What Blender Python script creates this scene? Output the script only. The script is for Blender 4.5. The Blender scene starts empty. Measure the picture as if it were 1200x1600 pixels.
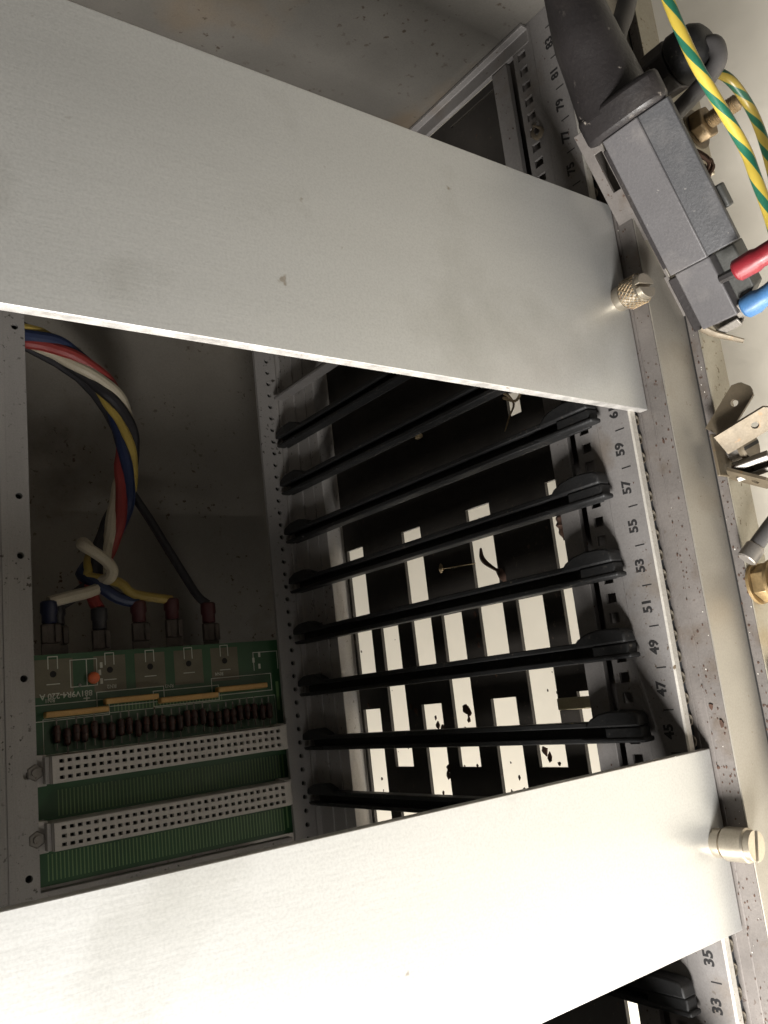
import bpy, math, random
from mathutils import Vector, Matrix
random.seed(7)
S = 0.001                                  # all numbers below are millimetres: X along the rails, Y into the cage, Z up
sc = bpy.context.scene
col = sc.collection
rad = math.radians

# ------------------------------------------------------------------ camera
cam_d = bpy.data.cameras.new("camera"); cam = bpy.data.objects.new("camera", cam_d); col.objects.link(cam)
right = Vector((-0.11129, -0.58519, -0.80323)); down = Vector((-0.97307, 0.22835, -0.03154)); fwd = Vector((0.20187, 0.77808, -0.59484))
m3 = Matrix((right, -down, -fwd)).transposed()
cam.matrix_world = Matrix.Translation(Vector((246.037, -127.531, 187.23)) * S) @ m3.to_4x4()
cam_d.sensor_fit = 'VERTICAL'; cam_d.sensor_height = 36; cam_d.sensor_width = 27
cam_d.lens = 36 * 1339.6 / 1600
cam_d.clip_start = 0.005; cam_d.clip_end = 20
sc.camera = cam

# ------------------------------------------------------------------ world and lamps
w = bpy.data.worlds.new("World"); sc.world = w; w.use_nodes = True
w.node_tree.nodes["Background"].inputs[0].default_value = (1.0, 0.93, 0.84, 1)
w.node_tree.nodes["Background"].inputs[1].default_value = 0.08

def area(name, loc, target, size, power, color):
    d = bpy.data.lights.new(name, 'AREA'); d.shape = 'RECTANGLE'; d.size = size[0] * S; d.size_y = size[1] * S
    d.energy = power; d.color = color
    o = bpy.data.objects.new(name, d); col.objects.link(o)
    o.location = Vector(loc) * S
    o.rotation_euler = (Vector(target) - Vector(loc)).to_track_quat('-Z', 'Y').to_euler()
    return o
area("window_light", (38, -68, 150), (260, 0, 110), (90, 80), 2.75, (1.0, 0.975, 0.945))
area("slot_fill_light", (-120, 110, -22), (240, 140, -68), (300, 70), 8.8, (1.0, 0.97, 0.915))  # added lamp, brightens the surface seen through the slots

sc.view_settings.view_transform = 'Standard'
sc.view_settings.look = 'None'
sc.view_settings.exposure = 0
sc.view_settings.gamma = 1
sc.cycles.max_bounces = 8

# ------------------------------------------------------------------ materials
def mat(name, color, rough=.5, metal=0., var=.12, vscale=90, bump=0., bscale=600, speck=None, speck_amt=.0, speck_scale=260,
        stain=None, stain_amt=0., stain_scale=18, aniso=None, coat=0., stretch=None, grain=.42):
    m = bpy.data.materials.new(name); m.use_nodes = True
    nt = m.node_tree; N = nt.nodes; L = nt.links
    b = N["Principled BSDF"]
    b.inputs["Roughness"].default_value = rough; b.inputs["Metallic"].default_value = metal
    if coat: b.inputs["Coat Weight"].default_value = coat
    tc = N.new("ShaderNodeTexCoord")
    geo = N.new("ShaderNodeNewGeometry")
    src = geo.outputs["Position"]
    def noise(scale, detail=4, stretchv=None, rough_=.55):
        n = N.new("ShaderNodeTexNoise"); n.inputs["Scale"].default_value = scale; n.inputs["Detail"].default_value = detail
        n.inputs["Roughness"].default_value = rough_
        if stretchv:
            mp = N.new("ShaderNodeMapping"); mp.inputs["Scale"].default_value = stretchv
            L.new(src, mp.inputs[0]); L.new(mp.outputs[0], n.inputs[0])
        else: L.new(src, n.inputs[0])
        return n.outputs[0]
    def ramp(fac, lo, hi):
        r = N.new("ShaderNodeMapRange"); r.inputs[1].default_value = lo; r.inputs[2].default_value = hi
        L.new(fac, r.inputs[0]); return r.outputs[0]
    def mix(a, bcol, fac):
        x = N.new("ShaderNodeMix"); x.data_type = 'RGBA'
        if isinstance(a, tuple): x.inputs[6].default_value = (*a, 1)
        else: L.new(a, x.inputs[6])
        if isinstance(bcol, tuple): x.inputs[7].default_value = (*bcol, 1)
        else: L.new(bcol, x.inputs[7])
        if isinstance(fac, float): x.inputs[0].default_value = fac
        else: L.new(fac, x.inputs[0])
        return x.outputs[2]
    lo = tuple(c * (1 - var) for c in color); hi = tuple(min(1, c * (1 + var)) for c in color)
    out = mix(lo, hi, ramp(noise(vscale, 6, stretch), .3, .7))
    if stain:
        f = ramp(noise(stain_scale, 7), .56, .72)
        mm = N.new("ShaderNodeMath"); mm.operation = 'MULTIPLY'; mm.inputs[1].default_value = stain_amt; L.new(f, mm.inputs[0])
        out = mix(out, stain, mm.outputs[0])
    if speck:
        f = ramp(noise(speck_scale, 3), .70 - .12 * speck_amt, .74 - .10 * speck_amt)
        g = ramp(noise(35, 3), .42, .6)
        mm = N.new("ShaderNodeMath"); mm.operation = 'MULTIPLY'; L.new(f, mm.inputs[0]); L.new(g, mm.inputs[1])
        out = mix(out, speck, mm.outputs[0])
    if grain:      # fine surface grain
        out2 = mix((0.72, 0.72, 0.72), (1.0, 1.0, 1.0), ramp(noise(2100, 2), .28, .62))
        mu = N.new("ShaderNodeMix"); mu.data_type = 'RGBA'; mu.blend_type = 'MULTIPLY'; mu.inputs[0].default_value = grain
        L.new(out, mu.inputs[6]); L.new(out2, mu.inputs[7]); out = mu.outputs[2]
    L.new(out, b.inputs["Base Color"])
    rr = ramp(noise(vscale * 2.3, 4, stretch), .2, .8)
    mr = N.new("ShaderNodeMapRange"); mr.inputs[3].default_value = max(.05, rough - .07); mr.inputs[4].default_value = min(1, rough + .1)
    L.new(rr, mr.inputs[0]); L.new(mr.outputs[0], b.inputs["Roughness"])
    if bump:
        bp = N.new("ShaderNodeBump"); bp.inputs["Strength"].default_value = bump; bp.inputs["Distance"].default_value = .0004
        L.new(noise(bscale, 5, stretch), bp.inputs["Height"]); L.new(bp.outputs[0], b.inputs["Normal"])
    return m

M = dict(
 panel=mat("anodised_panel", (.55, .55, .53), .42, .5, .06, 30, .05, 1500, (.30, .26, .21), -.15, 170, (.36, .355, .325), .55, 26, stretch=(1, 1, .12)),
 panel_edge=mat("cut_aluminium_edge", (.52, .50, .47), .42, .5, .30, 260, .5, 700, (.22, .17, .12), .3, 500, (.30, .27, .23), .6, 160),
 rail=mat("dirty_aluminium_rail", (.21, .197, .187), .62, .2, .12, 60, .15, 1100, (.09, .065, .045), .45, 900, (.15, .115, .08), .55, 70),
 lip=mat('lit_lip', (.60, .57, .51), .42, .35, .12, 200, .15, 900, (.2, .15, .1), .4, 500),  # paler than the rail: light on the lip put into its colour
 ledge=mat("grimy_aluminium_ledge", (.165, .148, .135), .68, .15, .2, 80, .2, 900, (.075, .045, .032), .45, 800, (.115, .085, .06), .75, 90),
 rear=mat("grey_rail", (.34, .32, .30), .55, .25, .12, 60, .25, 900, (.06, .05, .04), .6, 500, stretch=(.15, 1, 1)),
 side=mat("galvanised_side", (.112, .103, .089), .62, .2, .14, 35, .2, 500, (.05, .035, .022), .5, 420, (.145, .10, .055), .5, 24),
 backs=mat("grey_sheet", (.34, .31, .265), .7, .15, .16, 16, .1, 600, (.08, .045, .025), .5, 420, (.115, .085, .06), .8, 14),
 cream_metal=mat("satin_aluminium_lip", (.36, .335, .29), .44, .4, .08, 30, .08, 600, (.16, .10, .06), .2, 700, (.27, .235, .18), .6, 35),
 strip=mat("mounting_strip", (.38, .35, .28), .5, .35, .12, 50, .3, 700, (.16, .12, .07), .5, 600, (.36, .25, .10), .5, 45),
 wall=mat("cream_wall_paint", (.80, .745, .635), .75, 0, .03, 14, .10, 220, grain=0),
 black_sheet=mat("black_sheet", (.030, .026, .022), .6, .1, .25, 60, .2, 700, (.08, .06, .045), .5, 500),
 black_plastic=mat("black_plastic", (.009, .009, .009), .55, 0, .25, 70, .35, 900, (.07, .06, .05), .5, 800, (.02, .017, .014), .6, 50),
 dark_rubber=mat("dusty_rubber", (.024, .021, .021), .42, 0, .25, 60, .3, 900, (.26, .23, .20), .3, 420, (.06, .05, .04), .45, 50),
 grey_plastic=mat("grey_plastic", (.105, .10, .102), .5, 0, .10, 45, .25, 1200, (.35, .33, .30), .05, 500, (.20, .185, .175), .5, 60),
 mid_plastic=mat("mid_plastic", (.06, .06, .063), .5, 0, .12, 45, .25, 1200, (.35, .33, .30), .05, 500, (.16, .15, .145), .5, 60),
 dull_plastic=mat("dull_plastic", (.055, .055, .050), .5, 0, .15, 45, .25, 1200, (.35, .33, .30), .05, 500),
 ink=mat("black_ink", (.012, .011, .011), .7, 0, .2),
 steel=mat("zinc_steel", (.26, .25, .23), .4, .6, .12, 150, .1, 900),
 dull_steel=mat("dull_steel", (.25, .23, .205), .48, .6, .2, 150, .2, 900, (.10, .06, .04), .6, 500),
 blue_steel=mat("dark_thread_steel", (.12, .135, .15), .3, .8, .2, 200),
 nickel=mat("nickel", (.46, .41, .33), .36, .85, .1, 200),
 brass=mat("brass", (.30, .21, .10), .5, .6, .3, 200, .2, 900, (.15, .09, .03), .8, 500),
 tinned=mat("tinned_blade", (.15, .12, .08), .5, .3, .2, 200, .15, 900, (.2, .13, .07), .5, 500),
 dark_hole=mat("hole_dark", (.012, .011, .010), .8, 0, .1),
 pcb=mat("green_board", (.020, .075, .027), .4, 0, .15, 60, .05, 500),
 pcb_light=mat("green_trace", (.15, .25, .10), .45, .1, .1, 100),
 pad=mat("olive_pad", (.13, .115, .075), .5, .1, .15, 100),
 silk=mat("silkscreen", (.50, .50, .42), .6, 0, .1, 100),
 din=mat("beige_connector", (.50, .465, .42), .5, 0, .06, 100, .1, 900),
 sip=mat("tan_resistor_pack", (.50, .29, .09), .45, 0, .1, 200, .1, 800),
 orange=mat("orange_capacitor", (.62, .13, .04), .4, 0, .1, 300),
 diode=mat("dark_red_diode", (.06, .026, .020), .3, 0, .35, 260),
 w_red=mat("red_insulation", (.27, .035, .03), .45, 0, .15, 60, 0, 600, None, 0, 0, (.10, .03, .02), .5, 50), w_yel=mat("yellow_insulation", (.38, .27, .06), .45, 0, .15, 60, 0, 600, None, 0, 0, (.16, .11, .04), .5, 50),
 w_wht=mat("ivory_insulation", (.48, .42, .31), .45, 0, .12, 60, 0, 600, None, 0, 0, (.24, .19, .13), .5, 50), w_blu=mat("navy_insulation", (.016, .026, .07), .4, 0, .1),
 w_blk=mat("black_insulation", (.020, .018, .020), .45, 0, .1), w_gry=mat("grey_insulation", (.085, .08, .078), .5, 0, .12, 80),
 s_red=mat("red_sleeve", (.22, .014, .022), .42, 0, .12, 200, .2, 500), s_blue=mat("blue_sleeve", (.06, .17, .36), .42, 0, .12, 200, .2, 500),
 s_red_shaded=mat("shaded_red_sleeve", (.06, .012, .013), .45, 0, .12, 200),  # red sleeve darkened, shade of the cage interior put into its colour
  rusty=mat("rusty_zinc", (.25, .18, .10), .55, .4, .3, 200, .3, 800, (.10, .045, .02), 1, 500, (.34, .25, .10), .6, 90),
 lug=mat("shaded_lug", (.075, .06, .05), .5, .4, .3, 200, .2, 800),  # lug metal darkened to paint in the shade around the loom ends
 s_navy=mat("navy_sleeve", (.012, .015, .04), .4, 0, .12, 200),
 straw=mat("dry_debris", (.40, .30, .17), .8, 0, .3, 400), brown=mat("brown_debris", (.07, .035, .022), .8, 0, .3, 400),
 brown_straw=mat("old_husk", (.15, .12, .08), .8, 0, .3, 400),
 clip=mat("ivory_clip", (.48, .42, .27), .5, 0, .1), glass=mat("glint_dust", (.8, .76, .68), .4, 0, .1),
)
# insulation with a helical green stripe: u round the wire, v along it
m = bpy.data.materials.new("green_yellow_insulation"); m.use_nodes = True
nt = m.node_tree; N = nt.nodes; L = nt.links
uv = N.new("ShaderNodeUVMap"); uv.uv_map = "UVMap"; sep = N.new("ShaderNodeSeparateXYZ"); L.new(uv.outputs[0], sep.inputs[0])
a1 = N.new("ShaderNodeMath"); a1.operation = 'MULTIPLY_ADD'; a1.inputs[1].default_value = 1 / 20.0
L.new(sep.outputs[1], a1.inputs[0]); L.new(sep.outputs[0], a1.inputs[2])
a1b = N.new("ShaderNodeMath"); a1b.operation = 'MULTIPLY'; a1b.inputs[1].default_value = 2.0; L.new(a1.outputs[0], a1b.inputs[0])
a2 = N.new("ShaderNodeMath"); a2.operation = 'FRACT'; L.new(a1b.outputs[0], a2.inputs[0])
a3 = N.new("ShaderNodeMath"); a3.operation = 'LESS_THAN'; a3.inputs[1].default_value = .42; L.new(a2.outputs[0], a3.inputs[0])
mx = N.new("ShaderNodeMix"); mx.data_type = 'RGBA'; mx.inputs[6].default_value = (.46, .34, .05, 1); mx.inputs[7].default_value = (.015, .11, .065, 1)
L.new(a3.outputs[0], mx.inputs[0]); L.new(mx.outputs[2], N["Principled BSDF"].inputs["Base Color"]); N["Principled BSDF"].inputs["Roughness"].default_value = .36
M['gy'] = m
m2 = m.copy(); m2.name = 'shaded_green_yellow_insulation'; M['gy_shaded'] = m2  # duller copy: the shade on the second wire is in its colours
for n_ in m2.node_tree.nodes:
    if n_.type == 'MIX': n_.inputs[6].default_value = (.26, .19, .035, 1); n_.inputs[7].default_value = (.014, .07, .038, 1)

# ------------------------------------------------------------------ mesh builder
class MB:
    def __init__(s, T=None): s.v = []; s.f = []; s.uv = {}; s.T = T
    def add(s, vs, fs, uvs=None):
        o = len(s.v)
        for p in vs:
            p = Vector(p); s.v.append(s.T @ p if s.T else p)
        for i, f in enumerate(fs):
            s.f.append([o + k for k in f])
            if uvs: s.uv[len(s.f) - 1] = uvs[i]
        return s
    def box(s, x0, x1, y0, y1, z0, z1):
        vs = [(x, y, z) for x in (x0, x1) for y in (y0, y1) for z in (z0, z1)]
        return s.add(vs, [(0, 1, 3, 2), (4, 6, 7, 5), (0, 4, 5, 1), (2, 3, 7, 6), (0, 2, 6, 4), (1, 5, 7, 3)])
    def prism(s, poly, a, b, axis='X'):
        n = len(poly)
        def P(u, v, t): return {'X': (t, u, v), 'Y': (u, t, v), 'Z': (u, v, t)}[axis]
        vs = [P(u, v, a) for u, v in poly] + [P(u, v, b) for u, v in poly]
        return s.add(vs, [list(range(n))[::-1], list(range(n, 2 * n))] + [(i, (i + 1) % n, n + (i + 1) % n, n + i) for i in range(n)])
    def grid(s, us, vs_, filled, t0, t1, axis):
        # plate with rectangular holes; axis = normal of the plate
        def P(u, v, t): return {'X': (t, u, v), 'Y': (u, t, v), 'Z': (u, v, t)}[axis]
        nu, nv = len(us) - 1, len(vs_) - 1
        idx = {}
        V = []; F = []
        def vid(i, j, k):
            key = (i, j, k)
            if key not in idx: idx[key] = len(V); V.append(P(us[i], vs_[j], (t0, t1)[k]))
            return idx[key]
        ok = lambda i, j: 0 <= i < nu and 0 <= j < nv and filled(i, j)
        for i in range(nu):
            for j in range(nv):
                if not ok(i, j): continue
                F.append((vid(i, j, 0), vid(i, j + 1, 0), vid(i + 1, j + 1, 0), vid(i + 1, j, 0)))
                F.append((vid(i, j, 1), vid(i + 1, j, 1), vid(i + 1, j + 1, 1), vid(i, j + 1, 1)))
                if not ok(i - 1, j): F.append((vid(i, j, 0), vid(i, j, 1), vid(i, j + 1, 1), vid(i, j + 1, 0)))
                if not ok(i + 1, j): F.append((vid(i + 1, j, 0), vid(i + 1, j + 1, 0), vid(i + 1, j + 1, 1), vid(i + 1, j, 1)))
                if not ok(i, j - 1): F.append((vid(i, j, 0), vid(i + 1, j, 0), vid(i + 1, j, 1), vid(i, j, 1)))
                if not ok(i, j + 1): F.append((vid(i, j + 1, 0), vid(i, j + 1, 1), vid(i + 1, j + 1, 1), vid(i + 1, j + 1, 0)))
        return s.add(V, F)
    def holed(s, u0, u1, v0, v1, centres, r, t0, t1, axis):
        # strip along u with round holes at the given u centres (middle height vc per centre)
        def P(u, v, t): return {'X': (t, u, v), 'Y': (u, t, v), 'Z': (u, v, t)}[axis]
        cuts = [u0]
        cs = sorted(centres)
        for a, b in zip(cs, cs[1:]): cuts.append((a[0] + b[0]) / 2)
        cuts.append(u1)
        n = 16
        for k, (cu, cv) in enumerate(cs):
            a, b = cuts[k], cuts[k + 1]
            out = []; inn = []
            for i in range(n):
                th = 2 * math.pi * i / n; c, si = math.cos(th), math.sin(th)
                inn.append((cu + r * c, cv + r * si))
                m_ = max(abs(c), abs(si)); c2, s2 = c / m_, si / m_
                uu = cu + (c2 * (b - cu) if c2 > 0 else c2 * (cu - a)); vv = cv + (s2 * (v1 - cv) if s2 > 0 else s2 * (cv - v0))
                out.append((uu, vv))
            V = [P(*p, t0) for p in out] + [P(*p, t0) for p in inn] + [P(*p, t1) for p in out] + [P(*p, t1) for p in inn]
            F = []
            for i in range(n):
                j = (i + 1) % n
                F += [(i, j, n + j, n + i), (2 * n + i, 3 * n + i, 3 * n + j, 2 * n + j), (n + i, n + j, 3 * n + j, 3 * n + i)]
                if not (out[i][0] == out[j][0] == a and k > 0) and not (out[i][0] == out[j][0] == b and k < len(cs) - 1):
                    F.append((i, 2 * n + i, 2 * n + j, j))
            s.add(V, F)
        return s
    def lathe(s, p0, axis, prof, n=24, cap=True, knurl=None):
        # prof: list of (distance along axis, radius)
        ax = Vector(axis).normalized(); p0 = Vector(p0)
        ref = Vector((0, 0, 1)) if abs(ax.z) < .9 else Vector((1, 0, 0))
        e1 = ax.cross(ref).normalized(); e2 = ax.cross(e1)
        V = []; F = []
        for k, (d, r) in enumerate(prof):
            for i in range(n):
                th = 2 * math.pi * i / n; rr = r
                if knurl and knurl[0] <= k < knurl[1]: rr = r * (1 + .08 * (1 if (i + k) % 2 else -1))
                V.append(p0 + ax * d + (e1 * math.cos(th) + e2 * math.sin(th)) * rr)
        for k in range(len(prof) - 1):
            for i in range(n):
                j = (i + 1) % n
                F.append((k * n + i, k * n + j, (k + 1) * n + j, (k + 1) * n + i))
        if cap: F.append(list(range(n))[::-1]); F.append([(len(prof) - 1) * n + i for i in range(n)])
        return s.add(V, F)
    def tube(s, pts, r, n=10, smooth=6, sq=1.0):
        P = catmull(pts, smooth) if smooth else [Vector(p) for p in pts]
        rs = r if callable(r) else (lambda t: r)
        m_ = len(P); V = []; F = []; U = []
        T = [(P[min(i + 1, m_ - 1)] - P[max(i - 1, 0)]).normalized() for i in range(m_)]
        ref = Vector((0, 0, 1)) if abs(T[0].z) < .9 else Vector((1, 0, 0))
        e = T[0].cross(ref).normalized(); acc = 0; lens = []
        for i in range(m_):
            e = (e - T[i] * e.dot(T[i])).normalized(); b = T[i].cross(e)
            if i: acc += (P[i] - P[i - 1]).length
            lens.append(acc)
            rr = rs(i / (m_ - 1))
            for k in range(n):
                th = 2 * math.pi * k / n
                V.append(P[i] + (e * math.cos(th) + b * math.sin(th) * sq) * rr)
        for i in range(m_ - 1):
            for k in range(n):
                j = (k + 1) % n
                F.append((i * n + k, i * n + j, (i + 1) * n + j, (i + 1) * n + k))
                U.append([(k / n, lens[i]), ((k + 1) / n, lens[i]), ((k + 1) / n, lens[i + 1]), (k / n, lens[i + 1])])
        F.append(list(range(n))[::-1]); F.append([(m_ - 1) * n + k for k in range(n)])
        U += [[(0, 0)] * n, [(0, 0)] * n]
        return s.add(V, F, U)
    def mesh(s, name, off=Vector((0, 0, 0)), smooth=True):
        me = bpy.data.meshes.new(name)
        me.from_pydata([(v - off) * S for v in s.v], [], s.f)
        if s.uv:
            lay = me.uv_layers.new(name="UVMap")
            for p in me.polygons:
                u = s.uv.get(p.index)
                if u:
                    for li, c in zip(p.loop_indices, u): lay.data[li].uv = c
        if smooth:
            me.shade_smooth(); me.set_sharp_from_angle(angle=rad(35))
        me.update(); return me

def catmull(pts, k):
    P = [Vector(p) for p in pts]; P = [2 * P[0] - P[1]] + P + [2 * P[-1] - P[-2]]
    out = []
    for i in range(1, len(P) - 2):
        a, b, c, d = P[i - 1:i + 3]
        for j in range(k):
            t = j / k
            out.append(.5 * ((2 * b) + (c - a) * t + (2 * a - 5 * b + 4 * c - d) * t * t + (3 * b - a - 3 * c + d) * t ** 3))
    out.append(P[-2]); return out

BASE = {}
def tag(o, label=None, cat=None, group=None, kind=None):
    for k, v in (('label', label), ('category', cat), ('group', group), ('kind', kind)):
        if v: o[k] = v
    return o
def thing(name, loc, label, cat, group=None):
    o = bpy.data.objects.new(name, None); o.empty_display_size = .01; col.objects.link(o)
    o.location = Vector(loc) * S; BASE[o.name] = Vector(loc)
    return tag(o, label, cat, group)
def fin(o, material, bevel):
    o.data.materials.append(M[material])
    if bevel:
        b = o.modifiers.new("bevel", 'BEVEL'); b.width = bevel * S; b.segments = 2; b.limit_method = 'ANGLE'; b.angle_limit = rad(40)
        b.harden_normals = False
def part(name, mb, material, parent, bevel=0., kind=None, label=None, me=None):
    off = BASE[parent.name]
    o = bpy.data.objects.new(name, me or mb.mesh(name, off)); col.objects.link(o); o.parent = parent
    BASE[o.name] = off
    if not me: fin(o, material, bevel)
    return tag(o, label, kind=kind)
def solo(name, mb, material, loc, label=None, cat=None, group=None, kind=None, bevel=0.):
    off = Vector(loc)
    o = bpy.data.objects.new(name, mb.mesh(name, off)); col.objects.link(o); o.location = off * S; BASE[o.name] = off
    fin(o, material, bevel); return tag(o, label, cat, group, kind)
def copy_tree(o, delta, parent=None):
    c = o.copy(); col.objects.link(c)
    if parent: c.parent = parent
    else: c.location = o.location + Vector(delta) * S
    BASE[c.name] = BASE[o.name] + Vector(delta)
    for ch in list(o.children): copy_tree(ch, delta, c)
    return c
def text(name, s, x, y, z, size, material, parent, rot=None, kind=None, label=None, weight=0.):
    cu = bpy.data.curves.new(name, 'FONT'); cu.body = s; cu.size = size * S; cu.extrude = .02 * S; cu.align_x = 'CENTER'; cu.align_y = 'CENTER'
    cu.offset = weight * S; cu.resolution_u = 3
    tmp = bpy.data.objects.new("tmp", cu); col.objects.link(tmp)
    dg = bpy.context.evaluated_depsgraph_get(); me = bpy.data.meshes.new_from_object(tmp.evaluated_get(dg)); bpy.data.objects.remove(tmp)
    me.name = name
    T = Matrix.Translation((Vector((x, y, z)) - BASE[parent.name]) * S)
    if rot: T = T @ rot.to_4x4()
    me.transform(T); me.materials.clear(); me.materials.append(M[material])
    o = bpy.data.objects.new(name, me); col.objects.link(o); o.parent = parent; BASE[o.name] = BASE[parent.name]
    return tag(o, label, kind=kind)

X0, X1 = 80, 436       # extent of the cage along the rails
HP = 5.08

# ------------------------------------------------------------------ setting
mb = MB(); mb.box(-900, 1400, -900, 1200, -73, -70)
solo('cream_wall', mb, 'wall', (250, 0, -70), kind='structure')

# ------------------------------------------------------------------ front lower rail
fr = thing('front_rail', (250, 0, -13), 'aluminium front rail printed with slot numbers 33 to 83 under the panel ends', 'rail')
mb = MB(); mb.prism([(1.1, 7), (11.6, 7), (11.6, -5), (4.3, -5), (4.3, 4.9), (1.1, 4.9)], X0, X1)
part('number_ledge', mb, 'rail', fr, .2)
mb = MB(); mb.prism([(1.05, 7.12), (1.75, 7.12), (1.05, 4.75), (.72, 4.85), (.72, 6.8)][:0] or [(.7, 6.7), (1.08, 7.12), (1.08, 4.7), (.7, 4.85)], X0, X1)
part('ledge_lip', mb, 'lip', fr)
mb = MB(); mb.prism([(4.2, 1.5), (4.2, -5.2), (3.0, -13.4), (-6.8, -13.4), (-6.8, 1.5), (-2.4, 1.5), (-2.4, 1.35), (-2.0, 1.35), (-2.0, 1.5), (.9, 1.5), (.9, 1.3), (1.2, 1.3), (1.2, 1.5)], X0, X1)
o = part('front_ledge', mb, 'ledge', fr, .25)
mb = MB(); mb.box(X0, X1, -7.2, -6.82, -14.5, 1.42)
part('satin_face', mb, 'cream_metal', fr, .12)
# strip of square holes
us = [X0]; 
for k in range(17, 84):
    c = (k + .7) * HP; us += [c - 1.3, c + 1.3]
us.append(X1 - .5)
mb = MB(); mb.grid(us, [11.65, 14.6, 17.7, 19.4], lambda i, j: not (j == 1 and i % 2 == 1), 6.0, 6.8, 'Z')
part('square_hole_strip', mb, 'rail', fr)
mb = MB(); mb.box(X0, X1, 11.65, 28.6, -3, -1.3); part('rail_floor', mb, 'ledge', fr)
mb = MB(); mb.prism([(22.3, 6.9), (28.7, 6.9), (28.7, -1.2), (27.9, -1.2), (27.9, 5.2), (22.3, 5.2)], X0, X1 - 9); part('inner_lip', mb, 'rail', fr, .2)
# thread strip
cs = [((k + .42) * HP, 3.15) for k in range(16, 85)]
mb = MB(); mb.holed(X0, X1, 1.55, 4.85, cs, 1.0, 2.4, 3.3, 'Y'); part('thread_strip', mb, 'blue_steel', fr)
mb = MB()
for cx, cz in cs: mb.lathe((cx, 2.42, cz), (0, -1, 0), [(0, .95), (.5, 1.05), (.62, 1.25), (.45, 1.5), (0, 1.6)], 14, cap=False)
part('thread_rims', mb, 'nickel', fr, kind='stuff')
# printed numbers and ticks
for k in range(17, 85):
    if k % 2: text('slot_number', str(k), k * HP, 5.4, 7.01, 3.6, 'ink', fr, weight=.14)
    else:
        mb = MB(); mb.box(k * HP - .16, k * HP + .16, 3.1, 5.9, 7.0, 7.03); part('tick_mark', mb, 'ink', fr)

# ------------------------------------------------------------------ outer mounting strip
ms = thing('mounting_strip', (250, -9, -22), 'dusty aluminium mounting strip in front of the rail carrying the blade terminals', 'metal strip')
mb = MB(); mb.box(X0, X1 + 4, -10.4, -7.75, -23, -13.0); part('strip_body', mb, 'ledge', ms, .2)
mb = MB(); mb.box(X0, X1, -7.73, -7.24, -14, -13.25); part('seam_shade', mb, 'dark_hole', ms)  # dark strip standing for the shade in the gap
mb = MB(); mb.box(X0, X1 + 4, -10.75, -10.42, -22.8, -13.2); part('strip_face', mb, 'strip', ms, .08)

# ------------------------------------------------------------------ rear lower rail and centre rail
rr = thing('rear_rail', (250, 160, -2), 'aluminium rear rail with a row of threaded holes beside the green board', 'rail')
cs = [((k + .25) * HP, 12.8) for k in range(16, 84)]
mb = MB(); mb.holed(X0, X1 - 3, 9, 18.4, cs, .95, 170.5, 172, 'Y'); part('drilled_flange', mb, 'rear', rr)
mb = MB(); mb.box(X0, X1 - 3, 172.3, 173, 8, 17); part('hole_backing', mb, 'dark_hole', rr)
mb = MB(); mb.prism([(161, 7), (172.4, 7), (172.4, 8.9), (170.4, 8.9), (168.6, 8.2), (168.6, 7.6), (161, 7.0)][:0] or [(161, 5), (161, 7), (169.4, 7), (169.4, 8.9), (172.2, 8.9), (172.2, 5)], X0, X1 - 3)
part('rear_ledge', mb, 'rear', rr, .2)
mb = MB(); mb.box(X0, X1 - 3, 153.4, 160.9, 5.6, 6.5); part('rear_step', mb, 'rear', rr, .15)
mb = MB(); mb.prism([(146, 6.9), (152, 6.9), (152, 5.2), (147.6, 5.2), (147.6, -1), (146, -1)], X0, X1 - 9); part('inner_lip', mb, 'rear', rr, .2)
mb = MB(); mb.box(X0, X1 - 9, 147.7, 170, -2.6, -1.1); part('rail_floor', mb, 'ledge', rr)

cr = thing('centre_rail', (250, 170, 111), 'grey aluminium centre rail with widely spaced tapped holes at the left edge', 'rail')
holes = [(201.3, 114.2), (232, 114.2), (262.5, 114.2), (303, 114.2), (323.5, 114.2), (385, 114.2)]
mb = MB(); mb.holed(X0, X1, 110.9, 118, holes + [(120, 114.2), (160, 114.2), (420, 114.2)], 1.15, 168.5, 171, 'Y'); part('drilled_face', mb, 'rear', cr)
mb = MB(); mb.box(X0, X1, 171.2, 172, 111.5, 117); part('hole_backing', mb, 'dark_hole', cr)
mb = MB(); mb.prism([(168.1, 118), (168.1, 120.2), (168.5, 120.2), (168.5, 120.9), (167.7, 120.9), (167.7, 146), (172, 146), (172, 118)], X0, X1); part('ribbed_face', mb, 'rear', cr, .15)

# ------------------------------------------------------------------ side plate
sp = thing('side_plate', (434, 120, 5), 'stained grey metal side plate closing the top end of the cage', 'metal plate')
mb = MB(); mb.box(433, 435, 1.5, 234.5, 7, 262); part('plate_sheet', mb, 'side', sp, .3)
mb = MB(); mb.prism([(427.4, 6.9), (427.4, 5.4), (432.9, 5.4), (432.9, 9.2), (431.7, 9.2), (431.7, 6.9)], 12.5, 150, 'Y'); part('bottom_flange', mb, 'rail', sp, .25)
mb = MB(); mb.box(X0 - 2.2, X0 - .2, 1.5, 234.5, -14, 262)
solo('end_blocker', mb, 'side', (X0 - 1, 120, 0), 'added grey metal plate keeping light out of the bottom end of the cage, out of sight', 'metal plate')  # unseen plate, added to shut light out of the cage
mb = MB(); mb.box(X0, 432, 173.2, 234.4, -20, -18.8); mb.box(X0, 432, 173.2, 174.2, -18.75, 5)
solo('rear_floor_blocker', mb, 'side', (250, 200, -3), 'added grey sheet blocking light at the cage floor behind the green board', 'metal sheet')  # added sheet, stops light rising behind the board
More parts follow.
